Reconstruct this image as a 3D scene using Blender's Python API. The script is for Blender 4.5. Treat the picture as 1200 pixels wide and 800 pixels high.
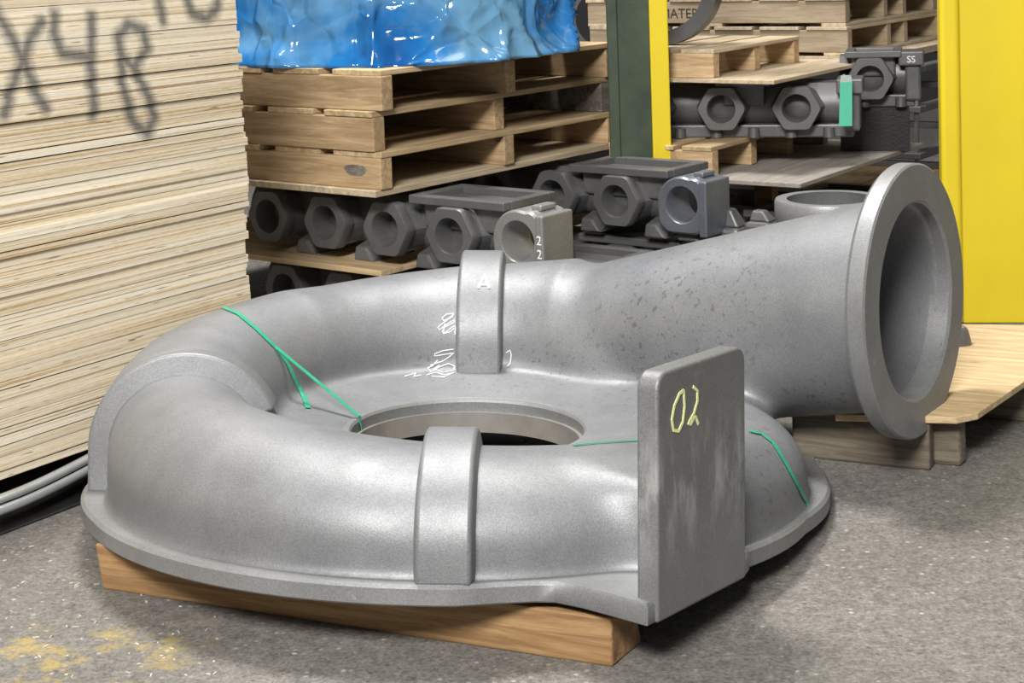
import bpy, bmesh, math, random
import numpy as np
from mathutils import Vector, Matrix, noise as mnoise
from mathutils.bvhtree import BVHTree

random.seed(7)
for o in list(bpy.data.objects):
    bpy.data.objects.remove(o, do_unlink=True)
SC = bpy.context.scene
COL = SC.collection

# ------------------------------------------------------------------ camera
FPX, PPX, PPY, CAM_H = 1950.0, 600.0, 80.0, 1.15      # focal length and principal point in pixels of 1200x800

def axes_from_horizon(y0, slope):
    a = np.array([1, slope, 0.0]); b = np.array([0, y0 - PPY, FPX])
    up = np.cross(b, a); up /= np.linalg.norm(up)
    if up[1] > 0: up = -up
    fwd = np.array([0, 0, 1.0]); fwd -= up * fwd.dot(up); fwd /= np.linalg.norm(fwd)
    right = np.cross(fwd, up)
    if right[0] < 0: right = -right
    return np.array([right, fwd, up])

CM = axes_from_horizon(-70.0, -0.035)
CAM_POS = np.array([0, 0, CAM_H])
cam_data = bpy.data.cameras.new('camera')
cam_data.sensor_width = 36.0
cam_data.lens = FPX / 1200.0 * 36.0
cam_data.shift_y = -(400.0 - PPY) / 1200.0
cam_data.clip_end = 100
cam = bpy.data.objects.new('camera', cam_data)
COL.objects.link(cam)
r_ = CM @ np.array([1, 0, 0.]); u_ = CM @ np.array([0, -1., 0]); b_ = CM @ np.array([0, 0, -1.])
cam.matrix_world = Matrix(((r_[0], u_[0], b_[0], 0), (r_[1], u_[1], b_[1], 0), (r_[2], u_[2], b_[2], CAM_H), (0, 0, 0, 1)))
SC.camera = cam

# ------------------------------------------------------------------ world, lamps, exposure
wd = bpy.data.worlds.new('warehouse_air'); SC.world = wd; wd.use_nodes = True
wd.node_tree.nodes['Background'].inputs[0].default_value = (0.93, 0.96, 1.0, 1)
wd.node_tree.nodes['Background'].inputs[1].default_value = 0.18

def high_bay(name, loc, target, size, power, col=(1, 0.97, 0.92)):
    l = bpy.data.lights.new(name, 'AREA'); l.shape = 'RECTANGLE'
    l.size, l.size_y = size; l.energy = power; l.color = col
    o = bpy.data.objects.new(name, l); COL.objects.link(o)
    o.location = loc
    o.rotation_euler = (Vector(target) - Vector(loc)).to_track_quat('-Z', 'Y').to_euler()
    return o
high_bay('ceiling_lamp_over', (-0.7, 4.9, 5.6), (0.1, 3.3, 0), (1.5, 0.9), 430)
high_bay('ceiling_lamp_front', (-1.3, -2.4, 4.7), (-0.3, 3.4, 0.4), (2.2, 1.3), 800)
high_bay('ceiling_lamp_far', (2.0, 5.2, 5.8), (1.6, 5.6, 0), (2.0, 1.0), 48)

SC.view_settings.view_transform = 'Standard'
SC.view_settings.look = 'None'
SC.view_settings.gamma = 1.0
SC.view_settings.use_curve_mapping = False
SC.view_settings.exposure = 0.0

# ------------------------------------------------------------------ pixel <-> place helpers (measured from the photograph)
def ray(x, y): return CM @ np.array([x - PPX, y - PPY, FPX])
def onplane(x, y, p0, n):
    d = ray(x, y); t = np.dot(np.array(p0) - CAM_POS, n) / np.dot(d, n); return CAM_POS + d * t
def onz(x, y, z): return onplane(x, y, (0, 0, z), (0, 0, 1.0))
def atd(x, y, d):
    r = ray(x, y); return CAM_POS + r * d / r[1]

# ------------------------------------------------------------------ materials
class NT:
    def __init__(s, name):
        s.m = bpy.data.materials.new(name); s.m.use_nodes = True
        s.t = s.m.node_tree; s.n = s.t.nodes; s.b = s.n['Principled BSDF']
    def add(s, kind, **kw):
        nd = s.n.new(kind)
        for k, v in kw.items(): setattr(nd, k, v)
        return nd
    def link(s, a, b): s.t.links.new(a, b)
    def tex(s, kind, coord, scale=None, mapscale=None, **inp):
        nd = s.n.new(kind)
        src = coord
        if mapscale:
            mp = s.n.new('ShaderNodeMapping'); mp.inputs['Scale'].default_value = mapscale
            s.link(coord, mp.inputs[0]); src = mp.outputs[0]
        s.link(src, nd.inputs['Vector'])
        if scale is not None: nd.inputs['Scale'].default_value = scale
        for k, v in inp.items(): nd.inputs[k.replace('_', ' ')].default_value = v
        return nd
    def ramp(s, fac, stops):
        nd = s.n.new('ShaderNodeValToRGB'); cr = nd.color_ramp
        while len(cr.elements) < len(stops): cr.elements.new(0.5)
        for e, (p, c) in zip(cr.elements, stops):
            e.position = p; e.color = c if len(c) == 4 else (*c, 1)
        s.link(fac, nd.inputs[0]); return nd.outputs[0]
    def mix(s, fac, a, b, mode='MIX'):
        nd = s.n.new('ShaderNodeMix'); nd.data_type = 'RGBA'; nd.blend_type = mode
        for sock, v in ((nd.inputs[0], fac), (nd.inputs[6], a), (nd.inputs[7], b)):
            if isinstance(v, (int, float)): sock.default_value = v
            elif isinstance(v, tuple): sock.default_value = v if len(v) == 4 else (*v, 1)
            else: s.link(v, sock)
        return nd.outputs[2]
    def math(s, op, a, b=0.0, clamp=False):
        nd = s.n.new('ShaderNodeMath'); nd.operation = op; nd.use_clamp = clamp
        for sock, v in ((nd.inputs[0], a), (nd.inputs[1], b)):
            if isinstance(v, (int, float)): sock.default_value = v
            else: s.link(v, sock)
        return nd.outputs[0]
    def bump(s, h, strength=0.3, dist=0.01):
        nd = s.n.new('ShaderNodeBump'); nd.inputs['Strength'].default_value = strength
        nd.inputs['Distance'].default_value = dist
        s.link(h, nd.inputs['Height']); s.link(nd.outputs[0], s.b.inputs['Normal'])
    def obj(s): return s.n.new('ShaderNodeTexCoord').outputs['Object']
    def pos(s): return s.n.new('ShaderNodeNewGeometry').outputs['Position']
    def rnd(s): return s.n.new('ShaderNodeObjectInfo').outputs['Random']
    def base(s, c):
        if isinstance(c, tuple): s.b.inputs['Base Color'].default_value = (*c, 1)
        else: s.link(c, s.b.inputs['Base Color'])
    def set(s, **kw):
        for k, v in kw.items():
            k = k.replace('_', ' ')
            if isinstance(v, (int, float)): s.b.inputs[k].default_value = v
            else: s.link(v, s.b.inputs[k])

def cast_paint(name, lo, hi, metallic=0.35, rough=0.42, pits=True, scuff=0.5, smear=False):
    t = NT(name); c = t.obj()
    n1 = t.tex('ShaderNodeTexNoise', c, 4.0, Detail=6.0, Roughness=0.65)
    col = t.ramp(n1.outputs[0], [(0.3, lo), (0.7, hi)])
    gr = t.tex('ShaderNodeTexNoise', c, 330.0, Detail=2.0)
    col = t.mix(0.22, col, t.ramp(gr.outputs[0], [(0.35, (0.25, 0.25, 0.25)), (0.65, (0.8, 0.8, 0.8))]), 'OVERLAY')
    if pits:
        v = t.tex('ShaderNodeTexNoise', c, 75.0, Detail=1.0)
        zone = t.tex('ShaderNodeTexNoise', c, 2.3, Detail=1.0)
        dv = t.n.new('ShaderNodeVectorMath'); dv.operation = 'DISTANCE'; t.link(c, dv.inputs[0]); dv.inputs[1].default_value = (0.42, 0.20, 0.36)
        pz_ = t.math('SUBTRACT', 1.25, t.math('DIVIDE', dv.outputs['Value'], 0.30), True)
        f = t.math('MULTIPLY', t.ramp(v.outputs[0], [(0.63, (0, 0, 0)), (0.69, (1, 1, 1))]), t.math('MAXIMUM', t.ramp(zone.outputs[0], [(0.58, (0, 0, 0)), (0.78, (1, 1, 1))]), pz_))
        col = t.mix(t.math('MULTIPLY', f, 0.5), col, (0.06, 0.06, 0.063))
    if scuff:
        w = t.tex('ShaderNodeTexNoise', c, 22.0 if scuff > 1 else 9.0, Detail=9.0, Roughness=0.72)
        f = t.ramp(w.outputs[0], [(0.64, (0, 0, 0)), (0.74, (1, 1, 1))])
        col = t.mix(t.math('MULTIPLY', f, scuff * 0.5), col, (0.5, 0.5, 0.51))
    if smear:
        sm = t.tex('ShaderNodeTexNoise', c, 1.0, (26.0, 26.0, 8.0), Detail=7.0, Roughness=0.7)
        sx = t.n.new('ShaderNodeSeparateXYZ'); t.link(c, sx.inputs[0])
        m = t.math('SUBTRACT', 1.0, t.math('DIVIDE', t.math('ABSOLUTE', t.math('SUBTRACT', sx.outputs[2], 0.19)), 0.13), True)
        col = t.mix(t.math('MULTIPLY', t.ramp(sm.outputs[0], [(0.46, (0, 0, 0)), (0.62, (1, 1, 1))]), t.math('MULTIPLY', m, 0.6, True)), col, (0.52, 0.52, 0.53))
    t.base(col)
    rr = t.tex('ShaderNodeTexNoise', c, 14.0, Detail=4.0)
    t.set(Metallic=metallic, Roughness=t.math('ADD', t.math('MULTIPLY', rr.outputs[0], 0.22), rough - 0.11))
    t.bump(t.tex('ShaderNodeTexNoise', c, 420.0, Detail=3.0).outputs[0], 0.14, 0.003)
    return t.m

def wood(name, lo, hi, dark, axis='x', scale=1.0, vary=0.25, knots=True):
    t = NT(name); c = t.obj()
    off = t.n.new('ShaderNodeVectorMath'); off.operation = 'ADD'; t.link(c, off.inputs[0])
    cmb = t.n.new('ShaderNodeCombineXYZ'); r = t.rnd()
    for i, k in enumerate((7.1, 3.7, 5.3)): t.link(t.math('MULTIPLY', r, k), cmb.inputs[i])
    t.link(cmb.outputs[0], off.inputs[1]); c = off.outputs[0]
    ms = {'x': (1.2, 16, 16), 'y': (16, 1.2, 16), 'z': (16, 16, 1.2)}[axis]
    g = t.tex('ShaderNodeTexNoise', c, 3.2 * scale, ms, Detail=8.0, Roughness=0.72, Distortion=0.9)
    big = t.tex('ShaderNodeTexNoise', c, 3.0, Detail=3.0)
    col = t.ramp(g.outputs[0], [(0.3, tuple(0.72 * x for x in lo)), (0.45, lo), (0.66, hi)])
    col = t.mix(t.ramp(big.outputs[0], [(0.5, (0, 0, 0)), (0.85, (0.7, 0.7, 0.7))]), col, dark)
    if knots:
        kn = t.tex('ShaderNodeTexVoronoi', c, 4.2)
        f = t.ramp(kn.outputs['Distance'], [(0.05, (1, 1, 1)), (0.10, (0, 0, 0))])
        col = t.mix(t.math('MULTIPLY', f, 0.75), col, tuple(0.45 * x for x in dark))
    col = t.mix(1.0, col, t.ramp(r, [(0, (1 - vary,) * 3), (1, (1, 1, 1))]), 'MULTIPLY')
    t.base(col); t.set(Roughness=0.75)
    t.bump(g.outputs[0], 0.25, 0.004)
    return t.m

def plain(name, col, rough=0.5, metallic=0.0, var=0.12, scale=6.0, bump=0.1):
    t = NT(name); c = t.obj()
    n = t.tex('ShaderNodeTexNoise', c, scale, Detail=5.0, Roughness=0.6)
    lo = tuple(x * (1 - var) for x in col); hi = tuple(min(1, x * (1 + var)) for x in col)
    t.base(t.ramp(n.outputs[0], [(0.3, lo), (0.7, hi)]))
    t.set(Roughness=rough, Metallic=metallic)
    if bump: t.bump(t.tex('ShaderNodeTexNoise', c, 120.0, Detail=2.0).outputs[0], bump, 0.004)
    return t.m

M = {}
M['cast'] = cast_paint('grey_primer_casting', (0.175, 0.181, 0.192), (0.252, 0.259, 0.272), 0.45, 0.53)
M['cast_plate'] = cast_paint('grey_primer_smeared_plate', (0.165, 0.168, 0.172), (0.215, 0.218, 0.222), 0.4, 0.52, smear=True)
M['cast_edge'] = cast_paint('grey_primer_worn_edge', (0.195, 0.20, 0.205), (0.275, 0.28, 0.285), 0.45, 0.5, scuff=1.2)
M['bare'] = plain('machined_ring_metal', (0.36, 0.35, 0.33), 0.4, 0.5, 0.15, 12)
M['iron'] = cast_paint('dark_grey_iron', (0.10, 0.10, 0.102), (0.155, 0.155, 0.16), 0.35, 0.42, False, 0.25)
M['iron_blue'] = cast_paint('heat_tinted_iron', (0.11, 0.125, 0.16), (0.2, 0.215, 0.25), 0.5, 0.38, False, 0.3)
M['iron_light'] = cast_paint('light_grey_iron', (0.19, 0.19, 0.19), (0.3, 0.3, 0.3), 0.45, 0.38, False, 0.8)
M['lumber'] = wood('brown_dunnage_wood', (0.25, 0.14, 0.058), (0.42, 0.265, 0.125), (0.20, 0.10, 0.035), 'x', 1.0, 0.05)
M['lumber_grey'] = wood('grey_runner_wood', (0.11, 0.09, 0.066), (0.21, 0.178, 0.132), (0.09, 0.07, 0.05), 'x', 1.0, 0.05)
M['pallet_x'] = wood('pallet_wood_lengthwise', (0.46, 0.31, 0.165), (0.68, 0.51, 0.31), (0.23, 0.14, 0.06), 'x', 1.0, 0.3)
M['pallet_y'] = wood('pallet_wood_crosswise', (0.46, 0.32, 0.17), (0.68, 0.53, 0.33), (0.24, 0.15, 0.07), 'y', 1.0, 0.3)
M['pallet_old'] = wood('weathered_pallet_wood', (0.13, 0.115, 0.10), (0.26, 0.235, 0.20), (0.07, 0.06, 0.05), 'y', 1.0, 0.2)
M['pale_x'] = wood('pale_pallet_wood_lengthwise', (0.38, 0.29, 0.19), (0.52, 0.42, 0.30), (0.28, 0.20, 0.12), 'x', 1.0, 0.2)
M['pale_y'] = wood('pale_pallet_wood_crosswise', (0.48, 0.38, 0.25), (0.68, 0.57, 0.42), (0.35, 0.26, 0.16), 'y', 1.0, 0.2)
M['ply'] = wood('plywood_board', (0.50, 0.36, 0.20), (0.72, 0.57, 0.36), (0.42, 0.27, 0.13), 'x', 0.7, 0.1)
M['ply_grey'] = wood('dusty_plywood_board', (0.26, 0.235, 0.21), (0.38, 0.345, 0.31), (0.2, 0.17, 0.14), 'y', 0.7, 0.1, False)
M['yellow'] = plain('safety_yellow_paint', (0.72, 0.56, 0.020), 0.38, 0.0, 0.06, 3.0, 0.05)
M['green'] = plain('dark_green_paint', (0.042, 0.062, 0.038), 0.45, 0.0, 0.35, 7.0, 0.08)
M['strap'] = plain('green_strapping', (0.03, 0.34, 0.19), 0.35, 0, 0.1, 30, 0)
M['tag'] = plain('green_tag_card', (0.09, 0.50, 0.34), 0.6, 0, 0.05, 30, 0)
M['tag_grey'] = plain('printed_tag_end', (0.25, 0.3, 0.28), 0.6, 0, 0.4, 400, 0)
M['chalk_y'] = plain('yellow_chalk', (0.78, 0.80, 0.38), 0.9, 0, 0.25, 300, 0)
M['chalk_w'] = plain('white_chalk', (0.80, 0.81, 0.82), 0.9, 0, 0.15, 300, 0)
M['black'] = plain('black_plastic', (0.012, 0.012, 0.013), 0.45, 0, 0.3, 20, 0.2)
M['steel'] = plain('galvanised_rail_steel', (0.50, 0.52, 0.53), 0.3, 0.45, 0.12, 10, 0.05)
M['wall'] = plain('dark_wall', (0.03, 0.03, 0.032), 0.9, 0, 0.2, 2, 0)
M['chip'] = plain('grey_wood_chip', (0.46, 0.42, 0.35), 0.8, 0, 0.3, 60, 0)
M['ink'] = plain('stencil_ink', (0.05, 0.04, 0.035), 0.9, 0, 0.3, 200, 0)

# ------------------------------------------------------------------ mesh helpers
def empty(name, loc=(0, 0, 0), rz=0.0):
    o = bpy.data.objects.new(name, None); COL.objects.link(o)
    o.empty_display_size = 0.1; o.location = loc; o.rotation_euler = (0, 0, rz); return o
def tag(o, label, cat, group=None):
    o['label'] = label; o['category'] = cat
    if group: o['group'] = group
    return o

class MB:
    def __init__(s): s.v = []; s.f = []
    def quadbox(s, P):     # 8 points: bottom 4 ccw, top 4 ccw
        b = len(s.v); s.v += [tuple(p) for p in P]
        s.f += [tuple(b + i for i in q) for q in ((3, 2, 1, 0), (4, 5, 6, 7), (0, 1, 5, 4), (1, 2, 6, 5), (2, 3, 7, 6), (3, 0, 4, 7))]
        return s
    def box(s, x0, x1, y0, y1, z0, z1):
        return s.quadbox([(x0, y0, z0), (x1, y0, z0), (x1, y1, z0), (x0, y1, z0), (x0, y0, z1), (x1, y0, z1), (x1, y1, z1), (x0, y1, z1)])
    def loft(s, rings, closed=True, caps=True, wrap=False):
        b = len(s.v); n = len(rings[0])
        for r in rings: s.v += [tuple(p) for p in r]
        m = len(rings)
        for i in range(m if wrap else m - 1):
            i2 = (i + 1) % m
            for j in range(n if closed else n - 1):
                k = (j + 1) % n
                s.f.append((b + i * n + j, b + i * n + k, b + i2 * n + k, b + i2 * n + j))
        if caps and not wrap:
            s.f.append(tuple(b + j for j in reversed(range(n)))); s.f.append(tuple(b + (m - 1) * n + j for j in range(n)))
        return s
    def prism(s, poly, fn, a, b):   # polygon of 2d points, fn(p, t)->3d
        return s.loft([[fn(p, a) for p in poly], [fn(p, b) for p in poly]])
    def build(s, name, mat, parent=None, smooth=False, bevel=0, seg=2, auto=None):
        me = bpy.data.meshes.new(name); me.from_pydata(s.v, [], s.f)
        bm = bmesh.new(); bm.from_mesh(me); bmesh.ops.recalc_face_normals(bm, faces=bm.faces); bm.to_mesh(me); bm.free()
        me.materials.append(mat)
        if smooth or auto:
            me.polygons.foreach_set('use_smooth', [True] * len(me.polygons))
            if auto: me.set_sharp_from_angle(angle=math.radians(auto))
        o = bpy.data.objects.new(name, me); COL.objects.link(o)
        if parent: o.parent = parent
        if bevel:
            md = o.modifiers.new('bevel', 'BEVEL'); md.width = bevel; md.segments = seg; md.limit_method = 'ANGLE'
        return o

def text_part(name, body, size, loc, rot, mat, parent, label=None):
    cu = bpy.data.curves.new(name, 'FONT'); cu.body = body; cu.size = size; cu.extrude = .0005; cu.align_x = 'CENTER'
    to = bpy.data.objects.new('text_tmp', cu); COL.objects.link(to)
    m2 = bpy.data.meshes.new_from_object(to.evaluated_get(bpy.context.evaluated_depsgraph_get())); bpy.data.objects.remove(to)
    m2.materials.clear(); m2.materials.append(mat)
    o = bpy.data.objects.new(name, m2); COL.objects.link(o); o.parent = parent; o.location = loc; o.rotation_euler = rot
    if label: o['label'] = label
    return o
def copy_tree(o, parent=None):
    c = o.copy(); COL.objects.link(c)
    if parent is not None: c.parent = parent
    for ch in list(o.children): copy_tree(ch, c)
    return c
def ribbon(points, normals, width, thick, name, mat, parent=None):
    rings = []
    n = len(points)
    for i in range(n):
        p = Vector(points[i]); t = Vector(points[min(i + 1, n - 1)]) - Vector(points[max(i - 1, 0)])
        t.normalize(); nn = Vector(normals[i]); side = t.cross(nn).normalized(); nn = side.cross(t).normalized()
        h = side * width / 2; k = nn * thick
        rings.append([p - h, p + h, p + h + k, p - h + k])
    return MB().loft(rings).build(name, mat, parent)

GA = math.radians(-34.5)
GX = np.array([math.cos(GA), math.sin(GA), 0]); GY = np.array([-math.sin(GA), math.cos(GA), 0])

# ------------------------------------------------------------------ floor and wall
def make_floor():
    t = NT('concrete_floor'); c = t.pos()
    big = t.tex('ShaderNodeTexNoise', c, 1.6, Detail=5.0, Roughness=0.6)
    col = t.ramp(big.outputs[0], [(0.3, (0.122, 0.114, 0.104)), (0.7, (0.192, 0.181, 0.168))])
    med = t.tex('ShaderNodeTexNoise', c, 34.0, Detail=6.0, Roughness=0.75)
    col = t.mix(0.55, col, t.ramp(med.outputs[0], [(0.32, (0.18, 0.18, 0.18)), (0.68, (0.82, 0.82, 0.82))]), 'OVERLAY')
    fin = t.tex('ShaderNodeTexNoise', c, 120.0, Detail=4.0, Roughness=0.8)
    col = t.mix(0.6, col, t.ramp(fin.outputs[0], [(0.34, (0.12, 0.12, 0.12)), (0.66, (0.86, 0.86, 0.86))]), 'OVERLAY')
    v = t.tex('ShaderNodeTexVoronoi', c, 70.0); v.inputs['Randomness'].default_value = 1.0
    stone = t.ramp(v.outputs['Distance'], [(0.16, (1, 1, 1)), (0.40, (0, 0, 0))])
    pick = t.n.new('ShaderNodeSeparateColor'); t.link(v.outputs['Color'], pick.inputs[0])
    sel = t.ramp(pick.outputs[0], [(0.62, (0, 0, 0)), (0.66, (1, 1, 1))])
    scol = t.ramp(pick.outputs[1], [(0.0, (0.06, 0.058, 0.055)), (0.55, (0.10, 0.095, 0.085)), (0.6, (0.26, 0.22, 0.18)), (0.85, (0.33, 0.30, 0.27)), (1.0, (0.50, 0.46, 0.41))])
    col = t.mix(t.math('MULTIPLY', t.math('MULTIPLY', stone, sel), 0.75), col, scol)
    # worn yellow floor paint
    sx = t.n.new('ShaderNodeSeparateXYZ'); t.link(c, sx.inputs[0])
    p = onz(75, 775, 0)
    dx = t.math('DIVIDE', t.math('ABSOLUTE', t.math('SUBTRACT', sx.outputs[0], float(p[0]))), 0.26)
    dy = t.math('DIVIDE', t.math('ABSOLUTE', t.math('SUBTRACT', sx.outputs[1], float(p[1]))), 0.17)
    rad = t.math('SUBTRACT', 1.0, t.math('MAXIMUM', dx, dy), True)
    wn = t.tex('ShaderNodeTexNoise', c, 11.0, Detail=8.0, Roughness=0.7)
    f = t.math('MULTIPLY', t.ramp(wn.outputs[0], [(0.50, (0, 0, 0)), (0.62, (1, 1, 1))]), t.math('MULTIPLY', rad, 2.2, True))
    col = t.mix(t.math('MULTIPLY', f, 0.6), col, (0.42, 0.31, 0.06))
    t.base(col); t.set(Roughness=0.82)
    t.bump(t.math('ADD', med.outputs[0], fin.outputs[0]), 0.4, 0.006)
    b = MB(); b.v = [(-8, -4, 0), (9, -4, 0), (9, 11, 0), (-8, 11, 0), (-8, -4, -.1), (9, -4, -.1), (9, 11, -.1), (-8, 11, -.1)]
    b.f = [(0, 1, 2, 3), (7, 6, 5, 4), (0, 4, 5, 1), (1, 5, 6, 2), (2, 6, 7, 3), (3, 7, 4, 0)]
    o = b.build('floor', t.m); o['kind'] = 'structure'
make_floor()
w = MB().box(-8, 9, 10.8, 11.0, 0, 6).build('wall_back', M['wall']); w['kind'] = 'structure'

# ------------------------------------------------------------------ the big volute casting
AXC = (CM @ axes_from_horizon(125.0, 0.0).T).T          # casting right / back / up axes: it leans back off its front timber
P0 = np.array([-0.33, 2.75, 0.089])
OL = np.array([0.21, 0.56, 0.0])                        # eye centre in casting coordinates
OW = P0 + AXC.T @ OL
volute = bpy.data.objects.new('volute_casting', None); COL.objects.link(volute)
volute.matrix_world = Matrix([[*AXC[:, i], OW[i]] for i in range(3)] + [[0, 0, 0, 1]])
tag(volute, 'large silver-grey spiral pump casing casting lying on a timber in the foreground', 'pump casing')
CINV = np.array(volute.matrix_world.inverted())
def to_cast(p): return CINV[:3, :3] @ np.array(p) + CINV[:3, 3]
def from_cast(p): return AXC.T @ np.array(p) + OW
def wclip(u, v): return -(OW[2] - 0.004 + AXC[0][2] * u + AXC[1][2] * v) / AXC[2][2]   # casting height where the floor lies

PHI0 = 35.0
TH = [0, 30, 65, 125, 170, 211, 235, 260, 305, 328, 360]
RI = [.40, .38, .36, .335, .36, .42, .425, .425, .43, .43, .40]
RO = [.665, .675, .685, .712, .714, .712, .726, .75, .79, .79, .665]
WT = [.185, .183, .187, .206, .236, .264, .316, .365, .412, .425, .185]
SWT = [0, 207, 211, 225, 245, 270, 360]; SWV = [0, 0, .038, .034, .018, 0, 0]    # the tube is fuller behind the left rib
def sect(th):
    ri, ro, wt = np.interp(th, TH, RI), np.interp(th, TH, RO), np.interp(th, TH, WT)
    sw = np.interp(th, SWT, SWV); ri = ri - sw * .7; ro = ro + sw; wt = wt + sw
    a = (ro - ri) / 2; b = np.minimum(.95 * a, .62 * wt)
    return (ri + ro) / 2, a, b, wt - b
AZ = math.radians(-34.3); NV = np.array([math.cos(AZ), math.sin(AZ)]); SV = np.array([-NV[1], NV[0]])
PLATE_N = 0.728
FLC = (0.726, 0.60, 0.388)           # outlet flange centre: along, across, up

def smin(a, b, k):
    h = np.clip(.5 + .5 * (b - a) / k, 0, 1); return b * (1 - h) + a * h - k * h * (1 - h)
def sdbox(x, y, z, cx, cy, cz, hx, hy, hz, r=0.0):
    qx, qy, qz = abs(x - cx) - hx + r, abs(y - cy) - hy + r, abs(z - cz) - hz + r
    return np.sqrt(np.maximum(qx, 0)**2 + np.maximum(qy, 0)**2 + np.maximum(qz, 0)**2) + np.minimum(np.maximum(qx, np.maximum(qy, qz)), 0) - r
def flange_R(phi):   # outline radius of the base flange against angle (degrees)
    ks = [-180, -155, -90, -84, -78, -74, -70.6, -70.0, -64, -56, -48, -46.9, -25, 0, 12, 30, 60, 90, 135, 180]
    def pl(p): return 0.722 / math.cos(math.radians(p + 34.3))
    vs = [.772, .752, .748, .735, .735, .795, pl(-70.6), pl(-70), pl(-64), pl(-56), pl(-48), .722, .702, .735, .76, .83, .86, .85, .79, .772]
    return np.interp(phi, ks, vs)

def volute_sdf(u, v, w):
    R = np.sqrt(u * u + v * v); phi = np.degrees(np.arctan2(v, u)); th = (PHI0 - phi) % 360.0
    c, a, b, wc = sect(th)
    x = R - c; q = w - wc
    k0 = np.sqrt((x / a)**2 + (q / b)**2); k1 = np.sqrt((x / a**2)**2 + (q / b**2)**2) + 1e-6
    d = np.where(q > 0, k0 * (k0 - 1) / k1, abs(x) - a)
    n = u * NV[0] + v * NV[1]; s = u * SV[0] + v * SV[1]
    # web behind the foot plate, and the plate core
    web = sdbox(n, s, w, .58, -.29, .085, .12, .075, .085, .03)
    d = smin(d, web, .06)
    plate = sdbox(n, s, w, .709, -.3575, .195, .013, .144, .185, .01)
    d = smin(d, plate, .06)
    # outlet pipe
    A = np.array([-.20, .615, .20]); B = np.array([.70, .60, .382])
    L = B - A; t = np.clip(((n - A[0]) * L[0] + (s - A[1]) * L[1] + (w - A[2]) * L[2]) / L.dot(L), 0, 1)
    rr = .182 + (.222 - .182) * t
    pipe = np.sqrt((n - A[0] - L[0] * t)**2 + (s - A[1] - L[1] * t)**2 + (w - A[2] - L[2] * t)**2) - rr
    pipe = np.maximum(pipe, n - .70)
    d = smin(d, pipe, .06)
    d = np.maximum(d, np.maximum(n - .716, .5 - n))if False else np.maximum(d, n - .714)
    # base flange core for the fillet
    fl = np.maximum(R - flange_R(phi) + .016, abs(w - .012) - .016)
    d = smin(d, fl, .022)
    # inner floor
    wf = .140 + .06 * v + .03 * np.clip((R - .235) / .2, 0, 1)
    floor = np.maximum(np.maximum(R - .45, w - wf), .10 + .06 * v - w)
    d = smin(d, floor, .024)
    # eye hole, cavity below it, outlet bore
    d = np.maximum(d, .240 - R)
    d = np.maximum(d, -np.maximum(R - .395, w - .098 - .06 * v))
    tb = np.clip((n - A[0]) / L[0], 0.3, 1)
    bore = np.sqrt((s - A[1] - L[1] * tb)**2 + (w - A[2] - L[2] * tb)**2) - .204 + .02 * (1 - tb)
    bore = np.maximum(bore, .36 - n)
    d = np.maximum(d, -bore)
    d = np.maximum(d, np.minimum(-.500 - s, n - .60) if False else np.where(n > .64, -.502 - s, -1.0))
    d = np.maximum(d, -w)
    return np.maximum(d, wclip(u, v) - w)

def surface_nets(fn, lo, hi, h):
    ax = [np.arange(l, t + h, h, dtype=np.float32) for l, t in zip(lo, hi)]
    U, V, W = np.meshgrid(*ax, indexing='ij')
    F = fn(U, V, W).astype(np.float32); del U, V, W
    S = F < 0
    cs = tuple(k - 1 for k in F.shape)
    def sl(A, i, j, k): return A[i:i + cs[0], j:j + cs[1], k:k + cs[2]]
    cnt = np.zeros(cs, np.int8)
    for i in (0, 1):
        for j in (0, 1):
            for k in (0, 1): cnt += sl(S, i, j, k)
    act = (cnt > 0) & (cnt < 8)
    I = np.argwhere(act); idx = -np.ones(cs, np.int64); idx[act] = np.arange(len(I))
    P = np.zeros((len(I), 3)); N = np.zeros(len(I))
    cr = [(i, j, k) for i in (0, 1) for j in (0, 1) for k in (0, 1)]
    val = {c: F[I[:, 0] + c[0], I[:, 1] + c[1], I[:, 2] + c[2]] for c in cr}
    for c in cr:
        for axn in range(3):
            if c[axn] == 0:
                e = list(c); e[axn] = 1; e = tuple(e)
                a, b = val[c], val[e]; m = (a < 0) != (b < 0)
                t = a[m] / (a[m] - b[m])
                p = np.tile(np.array(c, float), (m.sum(), 1)); p[:, axn] += t
                P[m] += p; N[m] += 1
    P = (P / N[:, None] + I) * h + np.array([a[0] for a in ax])
    Q = []
    for axn in range(3):
        a1, a2 = (axn + 1) % 3, (axn + 2) % 3
        s0 = [slice(None)] * 3; s1 = [slice(None)] * 3; s0[axn] = slice(0, -1); s1[axn] = slice(1, None)
        X = S[tuple(s0)] != S[tuple(s1)]
        E = np.argwhere(X)
        ok = (E[:, a1] > 0) & (E[:, a2] > 0) & (E[:, a1] < cs[a1]) & (E[:, a2] < cs[a2]); E = E[ok]
        inside = S[E[:, 0], E[:, 1], E[:, 2]]
        def g(d1, d2):
            K = E.copy(); K[:, a1] -= d1; K[:, a2] -= d2
            return idx[K[:, 0], K[:, 1], K[:, 2]]
        q = np.stack([g(1, 1), g(0, 1), g(0, 0), g(1, 0)], 1)
        q[~inside] = q[~inside][:, ::-1]
        Q.append(q)
    return P, np.concatenate(Q)

def relax(P, Q, it=3, lam=0.5):
    n = len(P)
    for _ in range(it):
        acc = np.zeros_like(P); cn = np.zeros(n)
        for a, b in ((0, 1), (1, 2), (2, 3), (3, 0)):
            for x, y in ((a, b), (b, a)):
                np.add.at(acc, Q[:, x], P[Q[:, y]]); np.add.at(cn, Q[:, x], 1)
        P = P + lam * (acc / np.maximum(cn, 1)[:, None] - P)
    return P

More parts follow.
